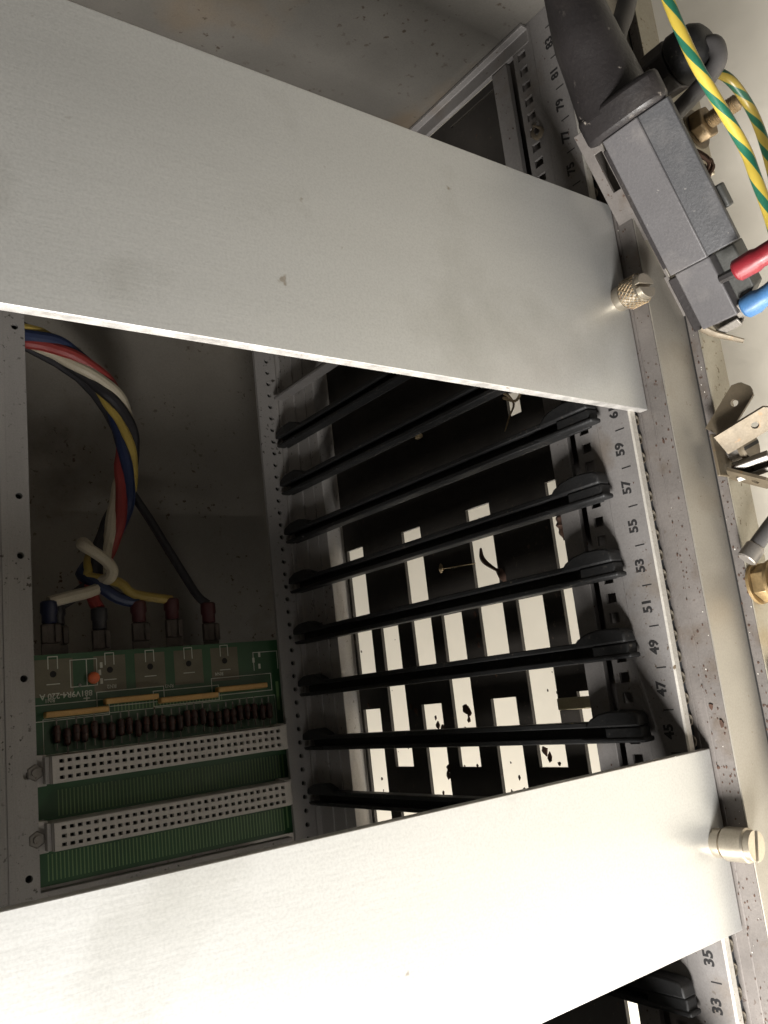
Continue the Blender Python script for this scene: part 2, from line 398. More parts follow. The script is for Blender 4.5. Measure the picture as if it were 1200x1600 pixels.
# added cover keeping light out, off the frame above
mb = MB(); mb.box(X0, 435, 4, 234.5, 262.2, 263.5)
solo('top_blocker', mb, 'side', (250, 120, 263), 'added unseen grey sheet keeping light out along the far long side of the cage', 'metal plate')
mb = MB(); mb.box(X0 - 2, X1 + 40, 235, 236.5, -22, 262)
solo('back_sheet', mb, 'backs', (250, 235, 100), 'smudged grey sheet behind the twisted cable and the green board', 'metal sheet', bevel=.2)

# ------------------------------------------------------------------ perforated bottom plate
cols = [(133.2, 143.9, 0), (116.9, 127.3, 1), (98.1, 108.8, 0), (82.3, 92.5, 1), (62.9, 74.0, 0), (46.1, 57.1, 1), (29.5, 38.8, 0)]
cols = [(a, b, 0 if k in (0, 2, 4, 6) else 1) for k, (a, b, _) in enumerate(cols)]
ev = [(251.9, 299.9), (190.9, 239.6), (129.9, 171.5)]
od = [(219.0, 268.0), (158.0, 207.4), (97.0, 146.4)]
ys = sorted({29.0, 145.4, 33, 56} | {c for a, b, _ in cols for c in (a, b)} | {43.5, 49.0, 35, 41, 54})
xs = sorted({X0, 432.6} | {v for r_ in ev + od for v in r_} | {323.5, 327.5, 331, 428.7, 429.6})
def solid(i, j):
    cx, cy = (xs[i] + xs[i + 1]) / 2, (ys[j] + ys[j + 1]) / 2
    for a, b, t in cols:
        if a < cy < b:
            for u, v in (od if t else ev):
                if u < cx < v and not (cx < 173 and cy > 41): return False
    if 323.5 < cx < 331 and 43.5 < cy < 49: return False
    if 428.7 < cx < 429.6 and 33 < cy < 56: return False
    return True
pp = thing('perforated_plate', (250, 90, -1), 'black metal base plate with staggered rows of long slots', 'metal plate')
mb = MB(); mb.grid(xs, ys, solid, -1.2, 0, 'Z'); part('slotted_sheet', mb, 'black_sheet', pp)

# ------------------------------------------------------------------ card guides
def guide():
    g = thing('card_guide', (0, 90, 6.8), 'x', 'card guide', 'black plastic card guides between the two rails')
    mb = MB(); mb.box(-2.6, 2.6, 13, 168, 6.95, 8.1); mb.box(-1.0, 1.0, 11, 169, 5.4, 6.94); part('guide_base', mb, 'black_plastic', g, .2)
    for s_ in (-1, 1):
        mb = MB()
        mb.box(*sorted((s_ * 1.25, s_ * 2.7)), 20, 162, 8.12, 11.6)
        part('channel_wall', mb, 'black_plastic', g, .3)
    def shoe(y0, y1, sgn):
        n = 12; out = []
        for i in range(n + 1):
            t = i / n; y = y0 + (y1 - y0) * t
            h = 5.2 * (1 - abs(2 * t - .9) ** 2.6 if abs(2 * t - .9) < 1 else 0) + 2.6 * 0
            out.append((1.3 + max(.4, h), y))
        out += [(1.3, y1), (1.3, y0)]
        return out
    mb = MB(); mb.prism([(1.32, 9.6), (3.8, 9.8), (4.8, 11), (5.2, 14), (5.3, 18), (4.7, 22), (3.4, 25), (1.32, 27)], 8.15, 12.6, 'Z')
    mb.prism([(-2.6, 8.8), (-1.3, 8.8), (-1.3, 30), (-2.6, 27)], 8.15, 12.2, 'Z')
    mb.box(-2.65, 1.29, 9.6, 21, 8.15, 11.9)
    part('front_shoe', mb, 'black_plastic', g, .5)
    mb = MB(); mb.prism([(1.32, 150), (3.6, 153), (5.4, 158), (5.2, 165), (3.6, 169.5), (1.32, 170)], 8.15, 12.2, 'Z')
    mb.prism([(-2.6, 156), (-1.3, 156), (-1.3, 170), (-2.6, 169)], 8.15, 12, 'Z')
    part('rear_shoe', mb, 'black_plastic', g, .5)
    return g
g0 = guide()
GX = 351.2
names = {0: 'topmost black card guide, just below the grey metal bar', 1: 'second black card guide from the top, deep in the dark under the upper panel',
 2: 'black card guide under the right end of the upper panel edge, above the mud nest', 3: 'black card guide directly above the brown mud nest, crossing the short top slots',
 4: 'black card guide passing just below the dead insect', 5: 'black card guide midway between the dead insect and the ivory clip',
 6: 'black card guide directly below the ivory clip', 7: 'black card guide whose right half dips under the bright lower panel',
 9: 'black card guide visible alone below the bright lower panel, at the bottom edge'}
for k in range(10):
    if k == 8: continue
    x = GX - 20.32 * k
    if k == 0: g = g0; g.location.x = x * S; BASE[g.name].x = x
    else: g = copy_tree(g0, (x - GX, 0, 0))
    tag(g, names[k])
mb = MB(); mb.prism([(-2.2, 7), (2.2, 7), (2.2, 8.4), (-1.0, 8.4), (-1.0, 12.2), (-2.2, 12.2)], 14, 168, 'Y')
gb = MB(Matrix.Translation((GX + 20.32, 0, 0))); gb.prism([(-2.2, 7), (2.2, 7), (2.2, 8.4), (-1.0, 8.4), (-1.0, 12.2), (-2.2, 12.2)], 14, 168, 'Y')
solo('grey_divider_bar', gb, 'rail', (GX + 20.32, 90, 7), 'grey metal bar crossing the cage above the topmost black card guide', 'metal bar', bevel=.2)

# ------------------------------------------------------------------ front panels
def thumb_screw(x, z, parent, knurled, slot_ang):
    y = -1.45
    mb = MB(); mb.lathe((x, y, z), (0, -1, 0), [(0, 3.1), (.5, 3.25), (2.2, 3.25), (2.3, 2.8), (2.8, 2.8)], 28)
    c = part('thumb_screw', mb, 'nickel', parent)
    mb = MB()
    if knurled:
        prof = [(2.8, 3.4)] + [(3.0 + .62 * i, 3.75) for i in range(8)] + [(7.6, 3.4)]
        mb.lathe((x, y, z), (0, -1, 0), prof, 30, knurl=(1, 9))
    else:
        prof = [(2.8, 3.4), (3.1, 3.75), (8.2, 3.75), (8.6, 3.4)]
        mb.lathe((x, y, z), (0, -1, 0), prof, 36)
    h = part('screw_head', mb, 'nickel', c)
    if knurled:
        mb = MB()
        for sg in (-1, 1):
            for q in range(22):
                pts = []
                for i in range(7):
                    th = 2 * math.pi * q / 22 + sg * i * .13
                    pts.append((x + 3.92 * math.cos(th), y - 3.1 - i * .72, z + 3.92 * math.sin(th)))
                mb.tube(pts, .11, 4, 0)
        part('knurl_groove_shade', mb, 'rusty', c, kind='stuff')  # dark lines painting in the shade between the knurl ridges
    e = prof[-1][0]
    T = Matrix.Translation((x, y - e, z)) @ Matrix.Rotation(rad(slot_ang), 4, 'Y')
    for s_ in (-1, 1):
        mb = MB(T)
        n = 10; poly = [(3.3 * math.cos(math.pi * i / n), .5 + 2.8 * math.sin(math.pi * i / n)) for i in range(n + 1)]
        if s_ < 0: poly = [(u, -v) for u, v in poly]
        mb.prism(poly, -1.5, -.01, 'Y'); part('slotted_top', mb, 'nickel', c, .1)
    return c
def panel(x0, x1, label, sx, knurl, ang):
    p = thing('blanking_panel', ((x0 + x1) / 2, 0, 2.2), label, 'panel')
    mb = MB(); mb.box(x0, x1, -1.5, .95, 2.2, 264); o = part('panel_sheet', mb, 'panel', p, .18)
    o.data.materials.append(M['panel_edge'])
    for f in o.data.polygons:
        if abs(f.normal.x) > .9: f.material_index = 1
    thumb_screw(sx, 6.2, p, knurl, ang)
    return p
panel(308.6, 367.2, 'wide matt grey aluminium front panel with a knurled screw, the upper of two', 338.5, True, 80)
panel(183.6, 223.9, 'overexposed white aluminium front panel with a slotted screw, the lower of two', 203.3, False, 15)

panel(82, 152, 'added unseen front panel next below the bright one, keeping light out of the cage', 140, False, 40)  # added panel beyond the frame, blocks light into the interior
# ------------------------------------------------------------------ backplane board
bp = thing('backplane_board', (234, 175, 62), 'green circuit board with two long beige sockets and tan resistor packs', 'circuit board')
mb = MB(); mb.box(197, 270.2, 175.2, 176.8, 12, 124); part('board', mb, 'pcb', bp)
YB = 175.2
def frame(mb, x0, x1, z0, z1, w_=.28, y=YB, skip=''):
    y0 = y - .05; y1 = y - .004
    if 't' not in skip: mb.box(x1 - w_, x1, y0, y1, z0, z1)
    if 'b' not in skip: mb.box(x0, x0 + w_, y0, y1, z0, z1)
    if 'l' not in skip: mb.box(x0 + w_, x1 - w_, y0, y1, z1 - w_, z1)
    if 'r' not in skip: mb.box(x0 + w_, x1 - w_, y0, y1, z0, z0 + w_)
tz = [103.2, 83.9, 69.3, 54.5, 39.9]
for z in tz:
    mb = MB(); wz = 6.6 if z > 90 else 5.6
    mb.box(256.2, 268.6, YB - .03, YB - .002, z - wz, z + wz); part('solder_pad', mb, 'pad', bp)
    mb = MB(); mb.lathe((263.6, YB - .02, z), (0, -1, 0), [(0, 1.9), (.12, 1.9), (.12, 1.2), (.05, 1.1)], 16, cap=False); h_ = part('terminal_hole', mb, 'pad', bp)
    mb = MB(); mb.lathe((263.6, YB - .01, z), (0, -1, 0), [(0, 1.3), (.06, 1.3)], 14); part('hole_dark', mb, 'dark_hole', bp)
mb = MB()
for z in tz:
    mb.box(265.3, 269.6, YB - .07, YB - .04, z - 1.7, z - 1.4); mb.box(265.3, 269.6, YB - .07, YB - .04, z + 1.4, z + 1.7); mb.box(269.3, 269.6, YB - .07, YB - .04, z - 1.4, z + 1.4)
    mb.box(260.1, 260.4, YB - .07, YB - .04, z - 2.2, z + 2.2)
frame(mb, 258.6, 268.0, 88.3, 97.6); mb.box(258.9, 267.7, YB - .05, YB - .004, 91.8, 92.1)
frame(mb, 248.2, 253.8, 84.6, 109.6); frame(mb, 250.9, 256.4, 64.5, 89.0); frame(mb, 249.2, 254.9, 43.0, 68.8); frame(mb, 250.8, 257.5, 20.5, 46)
frame(mb, 237.3, 249.0, 19.5, 107.0, .22)
mb.box(254.4, 254.8, YB - .06, YB - .004, 91.2, 93.4); mb.box(253.6, 255.6, YB - .065, YB - .061, 92.1, 92.5)
for x, z in ((262, 87), (259, 86.5), (264.5, 86.4), (262, 27.2), (264, 24.5), (259.5, 24.8)): mb.box(x, x + 1.9, YB - .06, YB - .004, z, z + .9)
frame(mb, 258.6, 266, 17, 27.8, skip='b')
part('silkscreen_lines', mb, 'silk', bp, kind='stuff')
RT = Matrix(((0, 0, 0), (0, 0, 0), (0, 0, 0)))
# board lettering reads from the picture's right to left, upside down: text x -> world +Z, text up -> world -X, facing -Y
RT = Matrix(((0, -1, 0), (0, 0, -1), (1, 0, 0)))
text('board_lettering', '881V9R4-220 A', 256.4, YB - .04, 99.0, 2.7, 'silk', bp, RT, weight=.04)
for s_, x, z in (('RN1', 255.0, 104.5), ('RN2', 257.9, 83.5), ('RN3', 256.2, 62.5), ('RN4', 258.9, 42.5)):
    text('board_lettering', s_, x, YB - .04, z, 1.8, 'silk', bp, RT, weight=.03)
# traces
mb = MB()
for z0, z1, x0, x1 in ((20, 105, 217.8, 226.2), (20, 108, 198.4, 206.6), (42, 84, 249.2, 251.8)):
    n = int((z1 - z0) / 1.27)
    for i in range(n): 
        z = z0 + i * 1.27
        mb.box(x0, x1 - random.random() * .4, YB - .03, YB - .003, z, z + .38)
mb.box(199, 226, YB - .03, YB - .003, 18.2, 18.9)
mb.box(238, 249, YB - .03, YB - .003, 14.6, 16.0); mb.box(243, 254, YB - .03, YB - .003, 17.6, 18.8)
part('board_traces', mb, 'pcb_light', bp, kind='stuff')
# sockets
def socket(x1):
    xc = x1 - 2.54; Z0 = 25.85; yf = 163.7
    b = MB(); b.box(xc - 4.3, xc + 4.3, yf + 1.9, YB - .01, 22.6, 107.6); b.box(xc - 4.9, xc + 4.9, 172.1, YB - .012, 13.5, 22.55); b.box(xc - 4.6, xc + 4.6, 168.0, 172.0, 19.6, 22.55); b.box(xc - 4.9, xc + 4.9, 170.0, YB - .012, 107.65, 117.5)
    b.box(xc - 4.2, xc + 4.2, yf + 3, 169.98, 107.65, 108.9)
    c = part('edge_socket', b, 'din', bp, .2)
    us = [xc - 4.2]
    for k in (2, 1, 0):
        u = x1 - 2.54 * k; us += [u - .55, u + .55]
    us.append(xc + 4.2)
    vs_ = [22.7]
    for k in range(32): v = Z0 + 2.54 * k; vs_ += [v - .72, v + .72]
    vs_.append(107.5)
    b = MB(); b.grid(us, vs_, lambda i, j: not (i % 2 == 1 and j % 2 == 1), yf, yf + 1.5, 'Y')
    part('pin_face', b, 'din', c, kind='stuff')
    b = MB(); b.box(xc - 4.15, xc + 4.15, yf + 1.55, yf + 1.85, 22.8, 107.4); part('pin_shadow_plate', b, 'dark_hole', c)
    b = MB(); b.lathe((xc - .2, 169.98, 111.6), (0, -1, 0), [(0, 2.7), (1.6, 2.7), (1.9, 2.3), (1.9, 1.3), (.6, 1.2)], 6, cap=False); b.lathe((xc - .2, 169.97, 111.6), (0, -1, 0), [(0, 1.3), (2.6, 1.2)], 12); part('hex_nut', b, 'dull_steel', c)
    return c
socket(235.47); socket(215.15)
# resistor packs
for x, z0, z1 in ((250.3, 86.2, 107.2), (252.8, 68.4, 87.3), (251.2, 45.6, 67.8), (252.9, 24.9, 45.4)):
    mb = MB(); mb.box(x - 1.0, x + 1.0, 170.2, 174.0, z0, z1); o = part('resistor_pack', mb, 'sip', bp, .45)
    mb = MB()
    for i in range(9): z = z0 + 1.2 + i * (z1 - z0 - 2.4) / 8; mb.box(x - .2, x + .2, 174.01, YB - .05, z - .22, z + .22)
    part('pack_pins', mb, 'steel', o, kind='stuff')
mb = MB(); mb.lathe((261.2, 175.1, 90.2), (0, -1, 0), [(0, .6), (.5, 1.5), (1.4, 2.05), (2.4, 1.9), (3.0, 1.2), (3.2, .4)], 18); part('capacitor', mb, 'orange', bp)
mb = MB(); mb.lathe((259.2, 175.1, 94.6), (0, -1, 0), [(0, .5), (.4, .6), (.7, .3)], 10); part('solder_joint', mb, 'steel', bp)
# diodes
d0 = None
for i in range(27):
    z = 23.3 + i * 3.06
    if d0 is None:
        mb = MB(); mb.lathe((240.2, 173.7, z), (1, 0, 0), [(0, .25), (.2, .8), (.5, 1.05), (1.2, 1.15), (3.0, 1.15), (3.2, 1.35), (4.4, 1.3), (5.6, 1.0), (5.9, .3)], 12); d0 = part('diode', mb, 'diode', bp)
        mb = MB(); mb.lathe((237.9, 173.7, z), (1, 0, 0), [(0, .25), (10.6, .25)], 6); l0 = part('diode_lead', mb, 'dull_steel', d0)
    else:
        c = d0.copy(); col.objects.link(c); c.location.z += i * 3.06 * S; c.location.x += random.uniform(-.8, .8) * S; c.location.z += random.uniform(-.25, .25) * S; BASE[c.name] = BASE[bp.name]
        l = l0.copy(); col.objects.link(l); l.parent = c
# grey bar under the board
mb = MB(); mb.prism([(174, 196.2), (174, 188), (169, 188), (169, 184), (176, 184), (176, 196.2)][::-1], 0, 1, 'Z') if False else mb.box(186, 196.0, 172.6, 176.5, 18.6, 110.6)
solo('board_support_bar', mb, 'rear', (191, 174, 19), 'grey metal bar below the green board, just above the bright panel', 'metal bar', bevel=.3)

# ------------------------------------------------------------------ twisted cable loom behind
ctr = catmull([(396, 190, 122), (393.0, 190, 107), (388.3, 190, 93), (378.6, 190, 79.2), (366.1, 190, 70.6), (350.5, 190, 67.8), (334.6, 190, 69.6), (318.6, 190, 74.8), (306.7, 190, 81.2), (298.5, 190, 85.0)], 8)
ctr = [Vector(c) for c in ctr]
def strand(phase, turns, r, tail):
    out = []; n = len(ctr)
    for i, c in enumerate(ctr):
        t = (ctr[min(i + 1, n - 1)] - ctr[max(i - 1, 0)]).normalized(); e = t.cross(Vector((0, 1, 0))).normalized(); b = Vector((0, 1, 0))
        a = 2 * math.pi * (phase + turns * i / (n - 1)); rr = r * (1 + .12 * math.sin(i * .7 + phase * 9))
        out.append(c + e * math.cos(a) * rr + b * math.sin(a) * rr)
    out = out[::2]
    return out + [Vector(p) for p in tail]
def loom(label, phase, material, sleeve, tail, end, rw=2.3, turns=2.1, pts=None, slab=None):
    t = thing('wire', end, label, 'wire', None)
    P = pts or strand(phase, turns, 2.7, tail)
    mb = MB(); mb.tube(P + [Vector(end) + Vector((5, 0, 0))], rw, 10, 3); part('insulation', mb, material, t)
    e = Vector(end)
    mb = MB(); mb.lathe(e + Vector((5.5, 0, 0)), (-1, 0, 0), [(0, 2.4), (.5, 2.9), (4, 3.0), (5, 2.5), (7.5, 2.6), (8, 2.2)], 14); part('crimp_sleeve', mb, sleeve, t)
    mb = MB(); mb.box(e.x - 9.5, e.x - 2.6, e.y - 1.6, e.y + .2, e.z - 3.1, e.z + 3.1); mb.box(e.x - 9.3, e.x - 3, e.y - 2.4, e.y - 1.65, e.z + 1.2, e.z + 3.3); mb.box(e.x - 9.3, e.x - 3, e.y - 2.4, e.y - 1.65, e.z - 3.3, e.z - 1.2)
    part('spade_connector', mb, 'lug', t, .3)
    mb = MB(); mb.box(e.x - 14, e.x - 9.6, e.y - 1.2, e.y - .4, e.z - 3.1, e.z + 3.1); part('blade_tab', mb, 'lug', t)
loom('ivory wire of the twisted loom ending in a dark blue sleeve at the left', .0, 'w_wht', 's_navy', [(294.5, 186, 83.0), (292.5, 184, 87), (291, 184, 94)], (284, 183, 101.7), 2.2)
loom('red wire of the twisted loom ending in a dark sleeve', .2, 'w_red', 'w_blk', [(293, 187, 85.5), (289, 185, 85)], (281, 183, 84.2))
loom('navy blue wire of the twisted loom ending in a shaded red sleeve', .4, 'w_blu', 's_red_shaded', [(294, 184.5, 82), (290, 184, 76.5)], (283, 183, 69.5))
loom('yellow wire of the twisted loom ending in a shaded red sleeve', .6, 'w_yel', 's_red_shaded', [(295.5, 182, 76.5), (291, 181.5, 71.5)], (283.6, 183, 56.5), 1.8)
loom('black wire of the twisted loom bending to the leftmost sleeve', .8, 'w_blk', 'w_blk', [(294, 190, 88), (290, 190, 94)], (284.0, 190, 97))
loom('long straight black wire slanting across to a shaded red sleeve', 0, 'w_blk', 's_red_shaded', None, (281.5, 183, 41.5), 1.7, pts=[Vector(p) for p in ((394, 196, 112), (380, 196, 84), (360, 196, 70), (338, 192, 68.5), (322, 189, 61), (300, 186, 50), (290, 184, 45))])
# loop of ivory wire standing out of the loom
mb = MB(); mb.tube([(306, 191, 80), (311, 187, 87), (309.5, 182, 89.5), (306.5, 180, 86), (303.5, 180, 82), (300, 180, 79.6), (297, 182, 80.3), (297, 187, 83)], 2.1, 10, 6)
solo('wire', mb, 'w_wht', (303, 183, 82), 'short ivory wire looping out of the lower end of the twisted loom', 'wire')

# ------------------------------------------------------------------ power inlet hanging at the front
O = Vector((375.2, -12, 16.4)); A = Vector((-.8669, 0, -.4985)); D = Vector((0, -1, 0)); U = Vector((-.4985, 0, .8669))
LT = Matrix.Translation(O) @ Matrix((A, D, U)).transposed().to_4x4()       # local: a along body, d towards the viewer, u up out of the face
inl = thing('power_inlet', O, 'grey plastic power inlet body with a chamfered face and blade terminals', 'power inlet')
mb = MB(LT); mb.prism([(0, 0), (11.0, .2), (11.0, -4), (0, -4.4)], 0, 38.2, 'X'); part('inlet_body', mb, 'grey_plastic', inl, .35)
mb = MB(LT); mb.prism([(11.02, .1), (19.0, -1.6), (18.6, -4.0), (11.02, -4)], 0, 38.0, 'X'); part('sloped_face', mb, 'mid_plastic', inl, .35)  # sloping half of the face, in a darker plastic colour
mb = MB(LT); mb.prism([(.8, -.6), (11.0, -.5), (11.0, -7), (.8, -7)], 38.25, 54.6, 'X'); part('inlet_neck', mb, 'grey_plastic', inl, .4)
mb = MB(LT); mb.prism([(38.3, 11.05), (52.8, 11.05), (52.8, 13.0), (50, 16.4), (38.3, 16.4)], -9.5, -3.6, 'Z'); part('inlet_terminal_block', mb, 'dull_plastic', inl, .4)
mb = MB(LT); mb.box(2, 36, -1.9, -.05, -8, -1.6); part('inlet_side', mb, 'dark_rubber', inl, .3)
mb = MB(LT); mb.box(39, 54.4, -2.4, .75, -9, -2.2); part('inlet_side', mb, 'dark_rubber', inl, .3)
mb = MB(LT); mb.box(24, 30, 16, 19.6, -7.0, -4.3); part('side_lug', mb, 'dull_plastic', inl, .5)
# bracket of the inlet, a slotted ear
mb = MB(LT); mb.grid([-6, 1, 12, 27, 38, 60], [-9.5, -6.6, -4.2, -2.5], lambda i, j: not (j == 1 and i in (1, 3)), -6.6, -5.6, 'Z')
part('slotted_ear', mb, 'ledge', inl, .15)
mb = MB(LT); mb.box(-4, 58, -2.45, -2.0, -9, -3.4); part('metal_side_band', mb, 'dull_steel', inl, .1)
mb = MB(LT); mb.tube([(54.0, .5, -1.2), (57, 2.5, -2.2), (59.5, 5, -3.2), (62.0, 7.5, -4.2)], lambda t: 1.15 - .5 * t, 8, 4, .45); part('bent_tab', mb, 'tinned', inl)
def blade(T, name, parent, material='tinned', L_=13, w_=6.3, hole=True):
    mb = MB(T)
    n = 16; hx = L_ * .62
    ring = [(hx + .95 * math.cos(2 * math.pi * i / n), 1.0 * math.sin(2 * math.pi * i / n)) for i in range(n)]
    hw = w_ / 2
    out = []
    for i in range(n):
        c, s_ = math.cos(2 * math.pi * i / n), math.sin(2 * math.pi * i / n)
        m_ = max(abs(c), abs(s_)); c2, s2 = c / m_, s_ / m_
        out.append((hx + (c2 * (L_ - 1.6 - hx) if c2 > 0 else c2 * hx), s2 * hw))
    V = []
    for t in (-.4, .4): V += [(*p, t) for p in out] + [(*p, t) for p in ring]
    F = []
    for i in range(n):
        j = (i + 1) % n
        F += [(i, j, n + j, n + i)[::-1], (2 * n + i, 2 * n + j, 3 * n + j, 3 * n + i), (n + i, n + j, 3 * n + j, 3 * n + i)[::-1], (i, j, 2 * n + j, 2 * n + i)]
    mb.add(V, F)
    mb.prism([(L_ - 1.62, -hw), (L_ - .4, -hw * .62), (L_, -hw * .4), (L_, hw * .4), (L_ - .4, hw * .62), (L_ - 1.62, hw)], -.4, .4, 'Z')
    return part(name, mb, material, parent)
def frame_T(p, d, up):
    d = Vector(d).normalized(); up = Vector(up); up = (up - d * up.dot(d)).normalized(); s_ = up.cross(d)
    return Matrix.Translation(Vector(p)) @ Matrix((d, s_, up)).transposed().to_4x4()
def receptacle(p, d, up, parent, material='steel', L_=8, h=3.4):
    T = frame_T(p, d, up); mb = MB(T)
    mb.box(0, L_, -h, h, -1.4, -.8); mb.box(0, L_, -h, -h + .6, -.8, 1.0); mb.box(0, L_, h - .6, h, -.8, 1.0); mb.box(0, L_, -h, -h * .35, 1.0, 1.5); mb.box(0, L_, h * .35, h, 1.0, 1.5)
    mb.box(L_, L_ + 3, -1.8, 1.8, -1.2, .8)
    return part('spade_receptacle', mb, material, parent, .25)
RED = Vector((334.2, -30, -.9)); BLUE = Vector((329.4, -24, -12.6))
# red and blue leads
rw = thing('red_sleeved_lead', (334, -32, -.6), 'dark lead with a red crimp sleeve plugged into the inlet side', 'wire')
mb = MB(); mb.lathe(RED, Vector((1.5, -12, -1)), [(0, 2.2), (.6, 2.7), (5, 2.85), (6.2, 2.5), (10, 2.6), (11, 2.4), (15, 2.4), (16, 2.0)], 18); part('crimp_sleeve', mb, 's_red', rw)
mb = MB(); mb.tube([RED, RED + Vector((1.5, -12, -1)), RED + Vector((3, -24, -4)), RED + Vector((8, -38, -20))], 1.5, 10, 5); part('insulation', mb, 'w_blk', rw)
mb = MB(); mb.lathe(RED, Vector((0, 1, 0)), [(0, 1.3), (4, 1.2)], 8); part('terminal_pin', mb, 'dark_rubber', rw)
bw = thing('blue_sleeved_lead', (327, -28, -6), 'dark lead with a pale blue crimp sleeve at the lower inlet terminal', 'wire')
mb = MB(); mb.lathe(BLUE, Vector((2, -12, -1)), [(0, 2.2), (.6, 2.8), (3.5, 3.0), (5, 2.5), (7, 2.6), (9, 3.0), (13, 2.9), (14, 2.3)], 18); part('crimp_sleeve', mb, 's_blue', bw)
mb = MB(); mb.tube([BLUE, BLUE + Vector((2, -12, -1)), BLUE + Vector((4, -24, -4)), BLUE + Vector((8, -38, -20))], 1.5, 10, 5); part('insulation', mb, 'w_blk', bw)
receptacle((329.5, -13.4, -14.2), Vector((.6, -11, 1.0)), (-.75, 0, .65), bw, 'dull_steel', 8)

# (body of the plug boot, its mould ridge, and where the two leads start)
BOOT = [(383, -15.5, 12.6), (387, -15.6, 14.6), (394.3, -15.8, 18.0), (400.7, -16, 21.1), (410.5, -16.4, 24.0), (422.6, -17, 26.4)]
RIDGE = [(387, -21.5, 9.4), (392.9, -21.5, 12.6), (400.3, -21.5, 16.6), (407.9, -21.5, 19.8), (414.8, -21.5, 21.3)]
def boot_r(t):
    k = [9.8, 9.3, 8.6, 8.1, 6.9, 6.1]; x = min(4.999, t * 5); i = int(x); return k[i] + (k[i + 1] - k[i]) * (x - i)
# power plug with its long rubber boot
pl = thing('power_plug', O, 'dusty black rubber power plug with a thick cable boot', 'plug')
mb = MB(LT); mb.prism([(-4.6, -1.5), (-3.4, .6), (0, 1.8), (6, 2.6), (12, 2.5), (16, 1.5), (18.6, -.8), (18.9, -3), (17.5, -6), (-4.4, -8)], -7.5, -.1, 'X'); part('plug_flange', mb, 'dark_rubber', pl, 1.2)
mb = MB(); mb.tube(BOOT, boot_r, 30, 8)
part('cable_boot', mb, 'dark_rubber', pl)
mb = MB(); mb.tube(RIDGE, .8, 8, 5); part('mould_ridge', mb, 'dark_rubber', pl)

# ------------------------------------------------------------------ bracket, gland, bolt
bk = thing('earth_bracket', (405, -9, -30), 'small grey metal bracket behind the black plug carrying the gland and the bolt', 'bracket')
mb = MB(); mb.box(384, 417, -10, -8, -40, -13.9); part('bracket_sheet', mb, 'strip', bk, .3)
gl = thing('cable_gland', (402.5, -11, -11), 'dark brown cable gland with a domed cap and grey cable', 'cable gland')
mb = MB(); mb.lathe((403.6, -10.2, -12.4), (0, -1, 0), [(0, 5.6), (2, 5.6), (2.1, 7.0), (5, 7.2), (10, 7.3)], 8); part('gland_body', mb, 'dark_rubber', gl, .5)
mb = MB(); mb.lathe((403.6, -20.3, -12.4), (0, -1, 0), [(0, 6.6), (.8, 7.3), (4, 7.2), (7, 6.6), (9, 5.3), (10, 3.6)], 24); part('gland_cap', mb, 'black_plastic', gl, .2)
mb = MB(); mb.tube([(403.4, -26, -12.4), (402.0, -30.8, -12.8), (397.6, -31.0, -13.4), (394.2, -28, -12.8), (390.8, -24, -10.8), (388.6, -18, -10.2), (384.5, -13, -8.4)], 2.3, 12, 6); part('cable', mb, 'w_gry', gl)
mb = MB(); mb.tube([(436, -16, -8), (424.4, -18, -.6), (413.4, -18, 5.0), (404.7, -17, 9), (396, -15, 6), (386, -12, -6)], 2.6, 12, 6)
solo('grey_cable', mb, 'w_gry', (413, -18, 5), 'thick grey cable passing behind the black plug at the top edge', 'cable')
bt = thing('earth_bolt', (394, -12, -30), 'threaded steel bolt with nut standing beside the grey inlet', 'bolt')
prof = [(0, 2.1)]
for i in range(19): prof += [(.3 + i * .7, 2.45), (.65 + i * .7, 2.05)]
prof += [(14, 1.7)]
mb = MB(); mb.lathe((397.3, -10.2, -34.5), (0, -1, 0), prof, 16); part('threaded_shank', mb, 'rusty', bt)
mb = MB(); mb.lathe((397.3, -10.3, -34.5), (0, -1, 0), [(0, 4.6), (.4, 5.0), (3.6, 5.0), (4.0, 4.6)], 6); part('hex_nut', mb, 'rusty', bt, .2)
mb = MB(); mb.lathe((397.3, -10.05, -34.5), (0, -1, 0), [(0, 6.2), (.2, 6.2)], 24); part('washer', mb, 'tinned', bt)
sl = thing('stripped_wire_end', (386, -12, -30), 'burnt brown twist of stripped wire below the threaded bolt', 'wire')
mb = MB()
for i in range(5):
    mb.tube([(388.5 + i * .3, -9.9, -27.5 - i * .4), (385.5 + math.sin(i) * .8, -12.5, -30 + math.cos(i * 2)), (383.0 + math.sin(i * 2), -13.5, -32 + math.cos(i) * 1.1), (380 + math.cos(i), -12.5, -31 + math.sin(i * 3))], .55, 6, 5)
part('strands', mb, 'brown', sl)
mb = MB(); mb.lathe((383.5, -10.5, -30.5), (-1, .05, -.1), [(0, 1.6), (.5, 2.2), (5, 2.2), (5.5, 1.8)], 12); part('crimp_barrel', mb, 'brass', sl)

# green and yellow wires
mb = MB(); mb.tube([(366, -60, 63), (359.7, -60, 60.6), (354, -60, 58.6), (348, -60, 55.7), (343.5, -60, 52.2), (338.5, -60, 47.9), (333.8, -60, 44.3), (329.1, -60, 42.9), (322.5, -60, 41), (316.3, -60, 40.1), (305, -60, 38)], 1.05, 14, 6)
solo('earth_wire', mb, 'gy', (343, -60, 52), 'brightly lit green and yellow striped wire crossing in front of the gland', 'wire')
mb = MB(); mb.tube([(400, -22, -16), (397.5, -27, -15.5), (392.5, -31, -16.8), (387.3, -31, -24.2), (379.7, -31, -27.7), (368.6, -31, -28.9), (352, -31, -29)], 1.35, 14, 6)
solo('earth_wire', mb, 'gy_shaded', (360, -50, 18), 'darker green and yellow striped wire curving down behind the bright one', 'wire')

